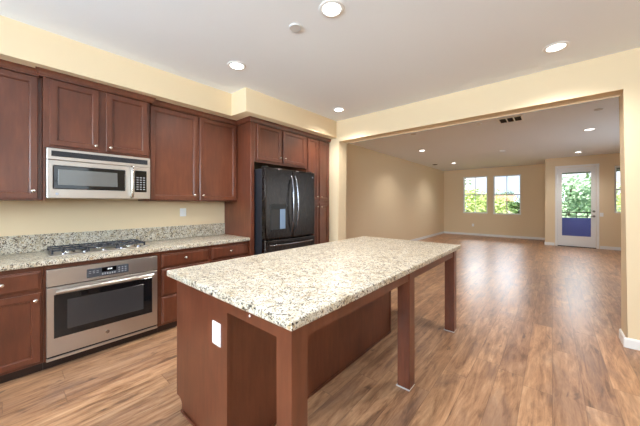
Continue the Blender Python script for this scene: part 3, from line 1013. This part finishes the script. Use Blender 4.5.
for loc, lab in (((0.543, 10.352, H), 'recessed living room light closest above the balcony door'),
                 ((-2.663, 7.321, H), 'recessed living room light nearest the header at the left wall'),
                 ((-2.65, 10.325, H), 'recessed living room light in front of the left far window')):
    c = copy_tree(f0, loc)
    c['label'] = lab

def disc(name, loc, r, h_, label, cat, material, group=None):
    t = thing(name, loc, label, cat, group)
    MB().lathe([(r, 0.0), (r, -h_ * 0.5), (r * 0.9, -h_), (0.0, -h_)], loc, (0, 0, 1), 28).build('cover', material, t, smooth=True)
    return t
tt = disc('sprinkler_cover', (-1.568, 1.526, H), 0.05, 0.012, 'small round grey cover disc beside the largest ceiling light', 'ceiling cover', M['sensor_plastic'])
tt = disc('smoke_detector', (-1.03, 8.722, H), 0.065, 0.035, 'white round smoke detector mid living room ceiling', 'smoke detector', M['plastic'])
MB().lathe([(0.035, -0.035), (0.033, -0.042), (0.0, -0.043)], (-1.03, 8.722, H), (0, 0, 1), 20).build('sensor_dome', M['plastic'], tt, smooth=True)
disc('sprinkler_cover', (0.527, 5.839, H), 0.05, 0.01, 'round sprinkler cover on living room ceiling near the right post', 'ceiling cover', M['sensor_plastic'])
disc('sprinkler_cover', (-2.16, 5.461, H), 0.05, 0.01, 'round sprinkler cover on living room ceiling under the left header', 'ceiling cover', M['sensor_plastic'])
disc('ceiling_speaker', (-3.267, 10.285, H), 0.085, 0.012, 'dark round disc on the ceiling in the far left corner', 'ceiling cover', M['vent_dark'])
tt = disc('sprinkler_cover', (-0.985, 5.52, H), 0.035, 0.02, 'tiny white sprinkler cover left of the ceiling vent', 'ceiling cover', M['plastic'])

# ceiling vent
t = thing('ceiling_vent', (-0.53, 5.48, H), 'white rectangular air vent with three dark louvre sections beyond the header', 'vent')
vx0, vx1, vy0, vy1 = -0.715, -0.36, 5.40, 5.74
fr = MB()
fr.box(vx0, vx1, vy0, vy0 + 0.03, H - 0.012, H); fr.box(vx0, vx1, vy1 - 0.03, vy1, H - 0.012, H)
fr.box(vx0, vx0 + 0.03, vy0 + 0.03, vy1 - 0.03, H - 0.012, H); fr.box(vx1 - 0.03, vx1, vy0 + 0.03, vy1 - 0.03, H - 0.012, H)
w3 = (vx1 - vx0 - 0.06) / 3
for k in (1, 2):
    xx = vx0 + 0.03 + w3 * k
    fr.box(xx - 0.009, xx + 0.009, vy0 + 0.03, vy1 - 0.03, H - 0.012, H)
fr.build('vent_frame', M['plastic'], t)
MB().box(vx0 + 0.01, vx1 - 0.01, vy0 + 0.01, vy1 - 0.01, H - 0.004, H - 0.001).build('vent_backing', M['vent_dark'], t)
lv = MB()
for k in range(13):
    y = vy0 + 0.036 + k * 0.021
    lv.box(vx0 + 0.03, vx1 - 0.03, y, y + 0.005, H - 0.011, H - 0.003)
lv.build('louver', M['vent_dark'], t)

# ------------------------------------------------------------------ outside: balcony, trees, house
struct(MB().box(-0.05, 4.2, YD + T, 13.6, -0.2, -0.03).build('floor_balcony', M['concrete']), 'concrete balcony floor outside the glass door', 'floor')
t = thing('balcony_railing', (1.6, 13.1, -0.03), 'navy balcony parapet with dark metal rail outside the glass door', 'railing')
MB().box(-0.03, 4.15, 13.05, 13.13, -0.03, 0.82).build('parapet_panel', M['navy'], t)
MB().box(-0.03, 4.15, 13.06, 13.12, 0.99, 1.03).build('top_rail', M['rail_dark'], t)
MB().box(-0.03, 4.15, 13.07, 13.11, 0.865, 0.89).build('lower_rail', M['rail_dark'], t)
for k in range(16):
    x = 0.1 + k * 0.27
    MB().box(x - 0.012, x + 0.012, 13.075, 13.105, 0.82, 0.99).build('baluster', M['rail_dark'], t)
struct(MB().box(-0.1, 4.3, 12.7, 13.7, 2.42, 2.75).build('trim_1', M['eave']), 'dark overhang above the balcony', 'eave')
struct(MB().box(-70, 70, 13.8, 140, -3.4, -3.2).build('ground', M['grass']), 'green ground far below the windows', 'ground')

def tree(loc, height, rx, rz, leafmat, nleaf, label, cat='tree', size=0.16, gaps=0.0, group='trees beyond the windows'):
    """a trunk with branches carrying many leaf blades grouped in clumps"""
    t = thing('tree', loc, label, cat, group)
    L = Vector(loc)
    tr = MB()
    top = height - rz * 0.7
    tr.tube([L, L + Vector((0.05, 0.03, top * 0.5)), L + Vector((-0.06, 0.05, top))], [0.16, 0.12, 0.06], 8)
    clumps = []
    nc = 34
    for i in range(nc):
        u = random.uniform(-1, 1)
        a = random.uniform(0, 2 * PI)
        r = (random.random() ** 0.4)
        s_ = math.sqrt(1 - u * u)
        c = Vector((rx * r * s_ * math.cos(a), rx * r * s_ * math.sin(a), height - rz + rz * r * u))
        clumps.append(c)
        if i % 3 == 0:
            m_ = Vector((0, 0, min(top, max(0.3, c.z - 0.8))))
            tr.tube([L + m_, L + (m_ + c) / 2 + Vector((0, 0, 0.1)), L + c], [0.05, 0.035, 0.015], 5)
    tr.build('trunk', M['bark'], t, smooth=True)
    lf = MB()
    bm = lf.bm
    cr = 0.42 * min(rx, rz)
    for i in range(nleaf):
        c = random.choice(clumps)
        p = L + c + Vector((random.gauss(0, cr * 0.55), random.gauss(0, cr * 0.55), random.gauss(0, cr * 0.5)))
        d = Vector((random.uniform(-1, 1), random.uniform(-1, 1), random.uniform(-0.6, 0.6))).normalized()
        n_ = d.orthogonal().normalized()
        n_.rotate(Matrix.Rotation(random.uniform(0, 2 * PI), 3, d))
        s_ = size * random.uniform(0.6, 1.2)
        vs = [bm.verts.new(p), bm.verts.new(p + d * s_ * 0.5 + n_ * s_ * 0.28), bm.verts.new(p + d * s_), bm.verts.new(p + d * s_ * 0.5 - n_ * s_ * 0.28)]
        bm.faces.new(vs)
    lf.build('crown', leafmat, t)
    return t
G = -3.2
tree((-5.75, 25.0, G), 6.2, 1.6, 2.1, M['leaf_y'], 3200, 'pale yellow-green tree filling the left far window', size=0.26)
tree((-5.2, 32.0, G), 5.6, 1.9, 1.9, M['leaf_y'], 2600, 'yellow-green tree at the right side of the left far window', size=0.28)
tree((-4.45, 18.5, G), 6.75, 0.8, 0.7, M['leaf_d'], 200, 'sparse dark sprig of tree at the top of left far window', size=0.22)
tree((-2.55, 21.0, G), 3.75, 1.0, 0.8, M['leaf_y'], 1500, 'low pale shrub tree in the bottom of the right far window', size=0.2)
tree((-2.25, 28.5, G), 5.2, 0.5, 1.5, M['leaf_d'], 1300, 'narrow green tree at the right edge of the right far window', size=0.22)
tree((-8.2, 76.0, G), 6.9, 2.6, 1.6, M['leaf_d'], 1500, 'distant dark tree behind the tiled roof house', size=0.4)
tree((0.75, 22.0, G), 6.3, 1.1, 2.2, M['leaf_g'], 3000, 'grey-green tree in the left half of the balcony door glass', size=0.24)
tree((2.1, 27.5, G), 6.3, 1.4, 2.4, M['leaf_g'], 3000, 'grey-green tree in the right half of the balcony door glass', size=0.26)
tree((1.55, 17.3, G), 6.4, 0.4, 0.5, M['leaf_d'], 160, 'dark leafy branch tip at the top right of the door glass', size=0.2)
tree((4.4, 33.5, G), 6.2, 1.5, 2.2, M['leaf_y'], 2200, 'pale green tree behind the blind right of the balcony door', size=0.28)

t = thing('house', (-7.6, 62, G), 'pale house with terracotta roof seen in the right far window', 'house')
MB().box(-10.2, -5.4, 59.5, 64.5, G, 1.75).build('house_wall', M['stucco'], t)
MB().poly_prism([(59.0, 1.70), (65.0, 1.70), (62.0, 2.9)], -10.8, -5.0, 'X').build('roof', M['roof'], t)
for x in (-8.6, -7.3, -6.2):
    MB().box(x - 0.35, x + 0.35, 59.44, 59.5, 0.2, 1.3).build('window', M['eave'], t)
